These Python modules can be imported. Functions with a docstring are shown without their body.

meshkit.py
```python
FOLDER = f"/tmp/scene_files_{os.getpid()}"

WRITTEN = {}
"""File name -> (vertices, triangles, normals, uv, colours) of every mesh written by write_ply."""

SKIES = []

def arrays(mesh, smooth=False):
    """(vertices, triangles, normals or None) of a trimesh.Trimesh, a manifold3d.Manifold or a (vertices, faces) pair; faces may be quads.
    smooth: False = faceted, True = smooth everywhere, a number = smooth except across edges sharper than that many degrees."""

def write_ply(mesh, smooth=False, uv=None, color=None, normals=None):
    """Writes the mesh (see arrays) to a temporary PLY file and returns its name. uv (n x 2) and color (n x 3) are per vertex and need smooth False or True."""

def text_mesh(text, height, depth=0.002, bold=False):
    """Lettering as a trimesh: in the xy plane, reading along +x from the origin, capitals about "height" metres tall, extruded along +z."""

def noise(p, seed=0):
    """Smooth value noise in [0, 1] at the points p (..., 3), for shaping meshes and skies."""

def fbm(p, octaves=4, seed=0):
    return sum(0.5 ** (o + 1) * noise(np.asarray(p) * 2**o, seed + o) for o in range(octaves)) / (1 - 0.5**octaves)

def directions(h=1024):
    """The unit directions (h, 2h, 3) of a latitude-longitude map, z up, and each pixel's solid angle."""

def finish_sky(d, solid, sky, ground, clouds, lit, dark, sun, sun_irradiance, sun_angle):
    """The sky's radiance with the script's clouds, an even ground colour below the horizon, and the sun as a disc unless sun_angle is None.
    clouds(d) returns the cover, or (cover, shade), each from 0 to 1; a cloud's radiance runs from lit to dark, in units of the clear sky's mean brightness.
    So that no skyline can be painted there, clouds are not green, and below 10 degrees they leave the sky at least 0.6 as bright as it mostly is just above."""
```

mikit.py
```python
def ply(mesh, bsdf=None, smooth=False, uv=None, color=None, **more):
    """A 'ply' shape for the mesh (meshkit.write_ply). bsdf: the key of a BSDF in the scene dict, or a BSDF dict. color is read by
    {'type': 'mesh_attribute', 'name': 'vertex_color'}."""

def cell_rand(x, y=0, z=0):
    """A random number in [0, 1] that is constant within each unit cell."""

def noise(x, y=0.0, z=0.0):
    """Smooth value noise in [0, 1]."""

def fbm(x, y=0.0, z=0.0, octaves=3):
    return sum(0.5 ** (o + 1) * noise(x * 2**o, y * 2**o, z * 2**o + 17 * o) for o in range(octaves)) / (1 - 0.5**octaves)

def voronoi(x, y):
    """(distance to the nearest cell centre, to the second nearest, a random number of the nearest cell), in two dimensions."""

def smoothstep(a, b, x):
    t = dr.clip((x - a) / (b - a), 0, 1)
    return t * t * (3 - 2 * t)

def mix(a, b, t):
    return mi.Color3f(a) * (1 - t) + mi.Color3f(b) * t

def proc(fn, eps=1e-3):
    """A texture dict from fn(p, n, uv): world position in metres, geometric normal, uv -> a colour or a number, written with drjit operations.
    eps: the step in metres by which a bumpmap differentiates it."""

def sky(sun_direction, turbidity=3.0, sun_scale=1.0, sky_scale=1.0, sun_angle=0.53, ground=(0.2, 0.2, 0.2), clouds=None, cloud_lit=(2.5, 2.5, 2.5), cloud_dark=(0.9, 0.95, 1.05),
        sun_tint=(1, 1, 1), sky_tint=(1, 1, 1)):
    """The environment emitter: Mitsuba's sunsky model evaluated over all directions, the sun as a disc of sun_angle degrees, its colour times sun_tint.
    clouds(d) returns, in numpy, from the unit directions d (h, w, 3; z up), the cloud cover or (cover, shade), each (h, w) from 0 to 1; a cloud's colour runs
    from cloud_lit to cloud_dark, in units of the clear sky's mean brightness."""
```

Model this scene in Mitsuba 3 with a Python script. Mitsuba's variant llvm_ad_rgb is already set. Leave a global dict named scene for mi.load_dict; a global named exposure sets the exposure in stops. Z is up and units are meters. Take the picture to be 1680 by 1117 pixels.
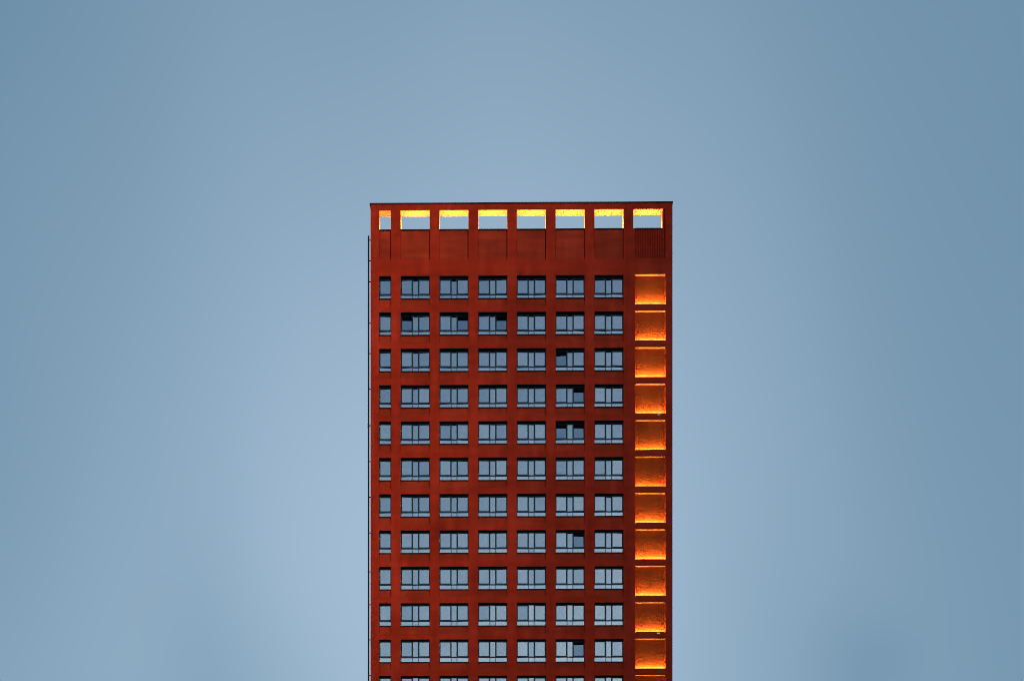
import math, random
import numpy as np, trimesh, mitsuba as mi, drjit as dr, mikit
from mikit import noise, fbm, smoothstep, mix
from shapely.geometry import box as rect
from shapely.ops import unary_union
T = mi.ScalarTransform4f
scene, labels = {}, {}
rng = random.Random(7)

# ------------------------------------------------------------------ camera, sky, exposure
D = 120.0                                   # metres from the tower's front
YAW = math.radians(0.5)
CAM = [-1.2, -D, 1.7]
scene['camera'] = {
    'type': 'perspective', 'fov': 45.80465, 'fov_axis': 'x', 'near_clip': 0.5, 'far_clip': 9000.0,
    'principal_point_offset_x': 0.0222, 'principal_point_offset_y': -0.99667,
    'to_world': T().look_at(origin=CAM, target=[CAM[0] - math.sin(YAW), CAM[1] + math.cos(YAW), CAM[2]], up=[0, 0, 1])}


SUN = 0.18
CLOUD_LIT, CLOUD_DARK = (1.34, 1.80, 2.30), (0.36, 0.78, 1.12)


def veil(d):
    """A thin, even deck of dusk cloud over the eastern half of the sky, a paler patch in it, a few duller wisps: (cover, shade)."""
    az = np.degrees(np.arctan2(d[..., 0], d[..., 1]))
    el = np.degrees(np.arcsin(np.clip(d[..., 2], -1, 1)))

    def soft(a, e, sa, se):
        return np.exp(-((az - a) / sa) ** 2 - ((el - e) / se) ** 2)

    t = np.clip((np.abs(az) - 60) / 60, 0, 1)
    cover = 0.88 * (1 - t * t * (3 - 2 * t))
    shade = 0.90 - 0.88 * soft(-1.2, 21.3, 18.0, 20.5)
    ripple = (np.sin(az * 0.31 + 0.05 * el + 1.3) + np.sin(az * 0.17 - 0.21 * el + 4.0) + np.sin(az * 0.55 + 0.13 * el)) / 3
    shade = shade + 0.035 * ripple - 0.10 * soft(-23, 14, 7, 6)
    shade = shade + 0.16 * soft(-12.0, 14.6, 4.2, 4.2) + 0.07 * soft(-13.8, 18, 2.2, 5) + 0.17 * soft(16.6, 15.4, 2.4, 2.6) + 0.06 * soft(12.5, 17.0, 3.0, 5.0) + 0.06 * soft(-24, 39, 6, 5)
    return cover, np.clip(shade, 0, 1)


scene['sky'] = mikit.sky((0.60, -1.0, 0.30), turbidity=2.0, sun_scale=SUN, sun_angle=14.0, sky_scale=1.0, clouds=veil,
                         cloud_lit=CLOUD_LIT, cloud_dark=CLOUD_DARK, sky_tint=(0.88, 0.91, 0.92))
scene['sky']['sampling_weight'] = 9.0
exposure = 2.6
OPENING_LAMP, NICHE_LAMP = 4.7, 11.5
NICHE_POWER = [1.0, 0.95, 1.0, 1.0, 0.8, 0.5, 0.9, 1.05, 0.95, 0.8, 0.85, 0.75]     # some fittings are older and dimmer

# ------------------------------------------------------------------ materials
RED = (0.51, 0.034, 0.013)
LAMPLIT_RED = (0.46, 0.064, 0.010)  # the wall red pushed to orange: part of the lamps' amber glow in the colour
PALE_ORANGE = (0.75, 0.285, 0.085)


def weather(p):
    streak = fbm(p.x * 1.3, p.y * 1.3, p.z * 0.2, 2)
    band = fbm(p.x * 0.25, p.y * 0.5, p.z * 1.5, 2)
    broad = fbm(p.x * 0.16 + 5, p.y * 0.2, p.z * 0.10, 3)
    k = 1.0 + 0.42 * (streak - 0.5) + 0.28 * (band - 0.5) + 0.45 * (broad - 0.5)
    return k, mi.Color3f(0.006, 0.005, 0.005) * smoothstep(0.55, 0.8, streak)


def paint(p, n, uv):
    k, dust = weather(p)
    return mi.Color3f(*RED) * k + dust


def panel_paint(p, n, uv):
    k, dust = weather(p)
    own = mikit.cell_rand((p.x + 11.99) / 3.8363, 0, (p.z - 75.3) / 3.597)
    band = fbm(p.x * 0.4, 3.0, p.z * 2.2, 2)
    return mi.Color3f(0.45, 0.041, 0.017) * (k * (0.9 + 0.2 * own) * (0.85 + 0.3 * band)) + dust


def lamplit_paint(p, n, uv):
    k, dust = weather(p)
    return mi.Color3f(*LAMPLIT_RED) * k


def principled(color, rough, spec=0.3, metal=0.0):
    return {'type': 'twosided', 'bsdf': {'type': 'principled', 'base_color': color if isinstance(color, dict) else {'type': 'rgb', 'value': list(color)}, 'roughness': rough, 'specular': spec, 'metallic': metal}}


scene['plaster'] = principled(mikit.proc(paint), 0.85, 0.1)
scene['panel_plaster'] = principled(mikit.proc(panel_paint), 0.85, 0.1)
scene['lamplit_plaster'] = principled(mikit.proc(lamplit_paint), 0.85, 0.1)
scene['rib_shade_plaster'] = principled((0.30, 0.021, 0.008), 0.9, 0.1)  # darker red behind the ribs: the shade between them put into the colour
scene['pale_orange'] = principled(PALE_ORANGE, 0.7, 0.2)
scene['flashing'] = principled((0.030, 0.012, 0.012), 0.5)
scene['lining_metal'] = principled((0.016, 0.018, 0.020), 0.55)
scene['frame_paint'] = principled((0.014, 0.042, 0.072), 0.45)
scene['pipe_paint'] = principled((0.020, 0.010, 0.016), 0.5)
scene['room_grey'] = principled((0.16, 0.16, 0.16), 0.9)
scene['concrete'] = principled((0.25, 0.24, 0.23), 0.9)
scene['fixture_white'] = principled((0.75, 0.62, 0.55), 0.5)


def asphalt(p, n, uv):
    return mi.Color3f(0.055, 0.055, 0.058) * (0.8 + 0.4 * fbm(p.x * 0.3, p.y * 0.3, 0, 4))


scene['asphalt'] = principled(mikit.proc(asphalt), 0.9)


def coated(mirror):                          # solar-control glass: a clear sheet with a thin mirror coating
    return {'type': 'blendbsdf', 'weight': mirror, 'a': {'type': 'thindielectric', 'int_ior': 1.52},
            'b': {'type': 'conductor', 'material': 'none', 'specular_reflectance': {'type': 'rgb', 'value': [0.92, 0.94, 1.0]}}}


scene['glass'] = coated(0.53)
scene['glass_low'] = coated(0.66)


# ------------------------------------------------------------------ helpers
def bx(x0, x1, y0, y1, z0, z1):
    return trimesh.creation.box(bounds=[[x0, y0, z0], [x1, y1, z1]])


def join(ms):
    return trimesh.util.concatenate(ms)


def sheet(poly, y0, y1):
    """A facade layer: a shapely polygon in x, z made y0..y1 deep."""
    parts = [poly] if poly.geom_type == 'Polygon' else list(poly.geoms)
    ms = []
    for q in parts:
        m = trimesh.creation.extrude_polygon(q, y1 - y0)
        v = m.vertices
        m.vertices = np.stack([v[:, 0], y1 - v[:, 2], v[:, 1]], 1)
        ms.append(m)
    return join(ms)


taken = {}


def key_for(base):
    n = taken.get(base, -1) + 1
    taken[base] = n
    return base if n == 0 else f'{base}_{n:03d}'


def put(base, shape, at=None):
    k = key_for(base)
    scene[k] = dict(shape) if at is None else {**shape, 'to_world': at}
    return k


def part(base, mesh, mat, **more):
    return put(base, mikit.ply(mesh, mat, **more))


def tr(x, y, z):
    return T().translate([x, y, z])


# ------------------------------------------------------------------ measures of the tower
X0, X1, TOP, DEPTH = -14.012, 15.868, 82.32, 26.0
PX = 0.06035
COLS = [(-13.172, -11.981)] + [(-11.026 + 3.8363 * i, -11.026 + 3.8363 * i + 2.885) for i in range(6)]
ROWS = 12
HEAD = [75.235 - 3.597 * r for r in range(ROWS)]
SILL, RECESS = 2.235, 2.995                  # below the head of a window: its sill, the foot of its recess
OPEN_T, OPEN_B, PAR_B = 81.73, 79.823, 76.866
NICHE = [(75.284 - 3.5995 * r, 75.284 - 3.5995 * r - 2.98) for r in range(ROWS)]
NX0, NX1 = 12.177, 15.17
OX0, OX1 = 11.985, 14.911
JOINT = 11.292

scene['ground'] = mikit.ply(bx(-3000, 3000, -3000, 3000, -0.5, 0.0), 'asphalt')
labels['ground'] = {'label': 'dark asphalt ground around the foot of the red tower', 'kind': 'structure'}
labels['red_tower'] = {'label': 'tall red tower block with a grid of windows and a column of glowing niches', 'category': 'tower'}

# ------------------------------------------------------------------ walls
K = 'red_tower__'
holes = [rect(a, h - RECESS, b, h) for h in HEAD for a, b in COLS]
holes += [rect(a, PAR_B, b, OPEN_T) for a, b in COLS]
holes += [unary_union([rect(NX0, PAR_B, NX1, OPEN_B + 0.02), rect(OX0, OPEN_B, NX1, OPEN_T)])]
holes += [rect(NX0, b, NX1, t) for t, b in NICHE]
front = rect(X0, 0, JOINT - 0.03, TOP).union(rect(JOINT + 0.03, 0, X1, TOP)).difference(unary_union(holes))
layer = sheet(front, 0.0, 0.5)
groove = bx(JOINT - 0.03, JOINT + 0.03, 0.05, 0.5, 0, TOP)
back_holes = [rect(a, OPEN_B, b, OPEN_T) for a, b in COLS] + [rect(OX0, OPEN_B, OX1, OPEN_T)]
screen = sheet(rect(X0, PAR_B, X1, TOP).difference(unary_union(back_holes)), 0.5, 0.95)
part(K + 'front_wall', join([layer, groove, screen]), 'plaster')
for x0, x1 in ((X0, X0 + 0.4), (X1 - 0.4, X1)):
    part(K + 'side_wall', join([bx(x0, x1, 0.5, 0.95, 0, PAR_B), bx(x0, x1, 0.95, DEPTH, 0, TOP)]), 'plaster')
part(K + 'back_wall', bx(X0 + 0.4, X1 - 0.4, DEPTH - 0.5, DEPTH, 0, TOP), 'plaster')
part(K + 'roof', bx(X0 + 0.4, X1 - 0.4, 0.95, DEPTH - 0.5, 77.6, 78.0), 'concrete')
cop = [bx(X0 - 0.085, X1 + 0.05, -0.06, 1.0, TOP, TOP + 0.115)]
cop += [bx(a, b, 1.0, DEPTH + 0.06, TOP, TOP + 0.115) for a, b in ((X0 - 0.085, X0 + 0.45), (X1 - 0.45, X1 + 0.05))]
cop += [bx(X0 + 0.45, X1 - 0.45, DEPTH - 0.55, DEPTH + 0.06, TOP, TOP + 0.115)]
part(K + 'coping', join(cop), 'flashing')

# storeys behind the glass: slabs, cross walls, a corridor wall
for h in HEAD + [HEAD[-1] - 3.597]:
    part(K + 'floor_slab', bx(X0 + 0.4, X1 - 0.4, 0.5, DEPTH - 0.5, h + 0.12, h + 0.52), 'room_grey')
lo, hi = HEAD[-1] - 3.08, HEAD[0] + 0.12
part(K + 'corridor_wall', bx(X0 + 0.4, X1 - 0.4, 6.0, 6.2, lo - 0.4, hi), 'room_grey')
for a, b in COLS:
    part(K + 'cross_wall', join([bx(b + 0.40, b + 0.55, 0.5, 6.0, h - 3.07, h + 0.12) for h in HEAD]), 'room_grey')

# ------------------------------------------------------------------ one wide and one narrow window, then copies
def window_kit(w):
    p = PX
    wide = w > 2
    H0, TB, TT, RT = 2.0 * p, 28.4 * p, 26.4 * p, SILL
    j = 0.75 * p
    y0, y1 = 0.40, 0.47
    bars = [bx(0, j, y0, y1, -RT, 0), bx(w - j, w, y0, y1, -RT, 0), bx(j, w - j, y0, y1, -H0, 0),
            bx(j, w - j, y0, y1, -RT, -RT + 0.8 * p), bx(j, w - j, y0 - 0.006, y1, -TB, -TT)]
    kit = {'panes': [], 'sashes': []}
    if wide:
        c = w / 2
        m1, m2 = c - 5.45 * p, c + 3.95 * p           # mullions 1.5 px wide
        for m in (m1, m2):
            bars.append(bx(m, m + 1.5 * p, y0, y1, -TT, -H0))
            bars.append(bx(m + 0.2 * p, m + 1.25 * p, y0 + 0.004, y1, -RT + 0.8 * p, -TB))
        sash_spans = [(j, m1), (m2 + 1.5 * p, w - j)]
        kit['panes'].append((m1 + 1.5 * p, m2, -TT, -H0, 'glass', 0.44))
        lows = [(j, m1 + 0.2 * p), (m1 + 1.25 * p, m2 + 0.2 * p), (m2 + 1.25 * p, w - j)]
    else:
        sash_spans = [(j, w - j)]
        lows = [(j, w - j)]
    for a, b in lows:
        kit['panes'].append((a, b, -RT + 0.8 * p, -TB, 'glass_low', 0.43))
    s = 1.0 * p
    for a, b in sash_spans:
        z0, z1 = -TT, -H0
        # a sash is built with its foot at the origin so that it can be tilted inwards about it
        W, Hh = b - a, z1 - z0
        m = join([bx(0, s, 0, 0.06, 0, Hh), bx(W - s, W, 0, 0.06, 0, Hh), bx(s, W - s, 0, 0.06, 0, s), bx(s, W - s, 0, 0.06, Hh - 0.9 * s, Hh)])
        g = bx(s, W - s, 0.03, 0.032, s, Hh - 0.9 * s)
        kit['sashes'].append((a, z0, mikit.ply(m, 'frame_paint'), W, Hh, s))
    kit['frame'] = mikit.ply(join(bars), 'frame_paint')
    t = 0.02
    kit['reveal'] = mikit.ply(join([bx(0, w, 0.015, 0.40, -t, 0), bx(0, t, 0.015, 0.40, -RT, -t), bx(w - t, w, 0.015, 0.40, -RT, -t)]), 'lining_metal')
    kit['sill'] = mikit.ply(bx(0.0, w, -0.045, 0.43, -RT - 0.065, -RT), 'flashing')
    return kit


def pane_shape(W, Hh, mat):
    v = np.array([[-W / 2, 0, -Hh / 2], [W / 2, 0, -Hh / 2], [W / 2, 0, Hh / 2], [-W / 2, 0, Hh / 2]])
    return mikit.ply((v, np.array([[0, 1, 2], [0, 2, 3]])), mat)


shapes = {}


def pane(W, Hh, mat):
    k = (round(W, 4), round(Hh, 4), mat)
    if k not in shapes:
        shapes[k] = pane_shape(W, Hh, mat)
    return shapes[k]


KITS = {True: window_kit(2.885), False: window_kit(COLS[0][1] - COLS[0][0])}
TILTED = {(2, 1): 'l', (2, 2): 'r', (2, 3): 'r', (3, 5): 'l', (4, 5): 'r', (5, 5): 'lr', (8, 5): 'r', (11, 5): 'r'}
SAID = {'l': 'window with its left sash tilted open', 'r': 'window with its right sash tilted open', 'lr': 'window with both outer sashes tilted open'}
SPANDREL = {}
for r, h in enumerate(HEAD):
    for c, (a, b) in enumerate(COLS):
        kit = KITS[c > 0]
        at = tr(a, 0, h)
        w = put(K + 'window', kit['frame'], at)
        put(w + '__reveal', kit['reveal'], at)
        put(w + '__sill', kit['sill'], at)
        tilted = TILTED.get((r + 1, c), '')
        if tilted:
            labels[w] = {'label': SAID[tilted]}
        for x0, x1, z0, z1, mat, y in kit['panes']:
            wob = T().rotate([0, 0, 1], rng.gauss(0, 1.2)).rotate([1, 0, 0], rng.gauss(0, 0.6))
            put(w + '__pane', pane(x1 - x0, z1 - z0, mat), tr(a + (x0 + x1) / 2, y, h + (z0 + z1) / 2) @ wob)
        for i, (sx, sz, sh, W, Hh, s) in enumerate(kit['sashes']):
            ang = -8.0 if 'lr'[i] in tilted else 0.0
            base = tr(a + sx, 0.385, h + sz) @ T().rotate([1, 0, 0], ang)
            put(w + '__sash', sh, base)
            wob = T().rotate([0, 0, 1], rng.gauss(0, 1.2)).rotate([1, 0, 0], rng.gauss(0, 0.6))
            put(w + '__pane', pane(W - 2 * s, Hh - 1.9 * s, 'glass'), base @ tr(W / 2, 0.03, s + (Hh - 1.9 * s) / 2) @ wob)
        # the recessed panel below the sill, a shadow gap on either side
        wd = round(b - a, 3)
        if wd not in SPANDREL:
            SPANDREL[wd] = mikit.ply(join([bx(0.03, wd - 0.075, 0.06, 0.20, -RECESS, -SILL - 0.065), bx(0, wd, 0.20, 0.49, -RECESS, -SILL - 0.065)]), 'panel_plaster')
        put(K + 'spandrel_panel', SPANDREL[wd], at)

# ------------------------------------------------------------------ the open parapet: panels, sills, hidden strips of light
def lamp(base, length, wide, x, y, z, tilt, power, weight):
    """A long light fitting lying on a sill: a housing and the diffuser that shines."""
    h = wide / 2
    at = tr(x, y, z) @ T().rotate([1, 0, 0], tilt)
    k = put(base, mikit.ply(bx(-length / 2, length / 2, -h, h, -0.04, -0.004), 'lining_metal'), at)
    v = np.array([[-length / 2, -h, 0], [length / 2, -h, 0], [length / 2, h, 0], [-length / 2, h, 0]])
    d = mikit.ply((v, np.array([[0, 1, 2], [0, 2, 3]])), 'lining_metal')
    scene[k + '__diffuser'] = {**d, 'to_world': at, 'emitter': {'type': 'area', 'sampling_weight': weight, 'radiance': {'type': 'rgb', 'value': [power, 0.92 * power, 0.34 * power]}}}


for i, (a, b) in enumerate(COLS + [(OX0, OX1)]):
    last = i == 7
    if not last:
        part(K + 'parapet_panel', bx(a + 0.03, b - 0.085, 0.06, 0.49, PAR_B, OPEN_B - 0.075), 'panel_plaster')
    part(K + 'opening_sill', bx(a if not last else NX0, b, -0.045, 0.93, OPEN_B - 0.075, OPEN_B), 'flashing')
    lin = [bx(a + 0.012, b - 0.012, 0.03, 0.94, OPEN_T - 0.012, OPEN_T), bx(a, a + 0.012, 0.03 if not last else 0.5, 0.94, OPEN_B, OPEN_T), bx(b - 0.012, b, 0.03 if not last else 0.5, 0.94, OPEN_B, OPEN_T)]
    part(K + 'opening_lining', join(lin), 'pale_orange')
    lamp(K + 'light_strip', (b - a) - 0.25, 0.8, (a + b) / 2, 0.48, OPEN_B + 0.045, 0, OPENING_LAMP * (1.0 if i else 0.75), 0.5)


# ------------------------------------------------------------------ ribbed panels
def ribbed(key, at, w, h, y, thick, mat, back_mat, deep=0.07):
    """A board with 17 upright ribs on it; the ribs are too fine to be told apart one by one and stay one part."""
    n = 17
    pitch = w / n
    ribs = [bx((i + 0.5) * pitch - 0.052, (i + 0.5) * pitch + 0.052, y - deep, y - 0.001, 0, h) for i in range(n)]
    k = put(key, mikit.ply(bx(0, w, y, thick, 0, h), back_mat), at)
    put(k + '__rib', mikit.ply(join(ribs), mat), at)
    labels[k + '__rib'] = {'kind': 'stuff'}


ribbed(K + 'ribbed_panel', tr(NX0 + 0.02, 0, PAR_B), NX1 - NX0 - 0.09, OPEN_B - 0.075 - PAR_B, 0.13, 0.49, 'plaster', 'rib_shade_plaster', 0.09)
part(K + 'opening_jamb', bx(OX1, NX1 - 0.085, 0.06, 0.5, OPEN_B - 0.075, OPEN_T), 'plaster')
NICHE_H = NICHE[0][0] - NICHE[0][1]
for r, (t, b) in enumerate(NICHE):
    ribbed(K + 'lit_panel', tr(NX0, 0, b), NX1 - NX0, NICHE_H, 0.31, 0.49, 'lamplit_plaster', 'lamplit_plaster', 0.03)
    part(K + 'niche_soffit', bx(NX0, NX1, 0.012, 0.34, t - 0.012, t), 'pale_orange')
    part(K + 'niche_jamb', join([bx(NX1 - 0.012, NX1, 0.012, 0.34, b, t - 0.012), bx(NX0, NX0 + 0.012, 0.012, 0.34, b, t - 0.012)]), 'lamplit_plaster')
    lamp(K + 'light_strip', NX1 - NX0 - 0.12, 0.25, (NX0 + NX1) / 2, 0.14, b + 0.05, 0, NICHE_LAMP * NICHE_POWER[r], 0.6)

# ------------------------------------------------------------------ downpipe on the left flank, two small wall fixtures
def tube(r, z0, z1, x, y, n=14):
    m = trimesh.creation.cylinder(r, z1 - z0, sections=n)
    m.apply_translation([x, y, (z0 + z1) / 2])
    return m


PXX, PYY = -14.26, 0.45
pipe = K + 'downpipe'
scene[pipe] = mikit.ply(tube(0.07, 0.0, 79.5, PXX, PYY), 'pipe_paint', smooth=40)
for i, z in enumerate((79.08, 77.03, 74.94, 70.83, 67.82, 64.28, 60.66, 57.09, 53.55, 49.99, 46.13, 42.87, 39.38, 35.83)):
    big = i == 6
    m = [tube(0.075 if not big else 0.10, z - (0.045 if not big else 0.2), z + (0.045 if not big else 0.2), PXX, PYY),
         bx(PXX + 0.05, X0, PYY - 0.03, PYY + 0.03, z - 0.035, z + 0.035)]
    part(pipe + '__bracket', join(m), 'pipe_paint')
for x, z in ((14.50, 61.43), (14.46, 39.82)):
    m = [bx(x - 0.14, x + 0.14, -0.16, -0.03, z - 0.07, z + 0.05), bx(x - 0.05, x + 0.05, -0.03, 0.0, z - 0.04, z + 0.03)]
    part(K + 'wall_lamp', join(m), 'fixture_white')

# ------------------------------------------------------------------ unseen block, added to keep low sun off the tower's right and lower floors
N = 'added_shade_block__'
labels['added_shade_block'] = {'label': 'unseen grey slab with a lower wing, added to shade the red tower', 'category': 'added shade block'}
part(N + 'slab', bx(73, 130, -128, -106, 0, 124), 'concrete')
part(N + 'wing', bx(36, 73, -126, -107, 0, 60), 'concrete')
part(N + 'slab_roof', bx(72.5, 130.5, -128.5, -105.5, 124, 124.6), 'flashing')
part(N + 'wing_roof', bx(35.5, 72.5, -126.5, -106.5, 60, 60.6), 'flashing')
for i in range(33):
    part(N + 'window_band', bx(74, 129, -106, -105.94, 4 + 3.6 * i, 5.9 + 3.6 * i), 'frame_paint')
for i in range(15):
    part(N + 'window_band', bx(37, 72, -107, -106.94, 4 + 3.6 * i, 5.9 + 3.6 * i), 'frame_paint')
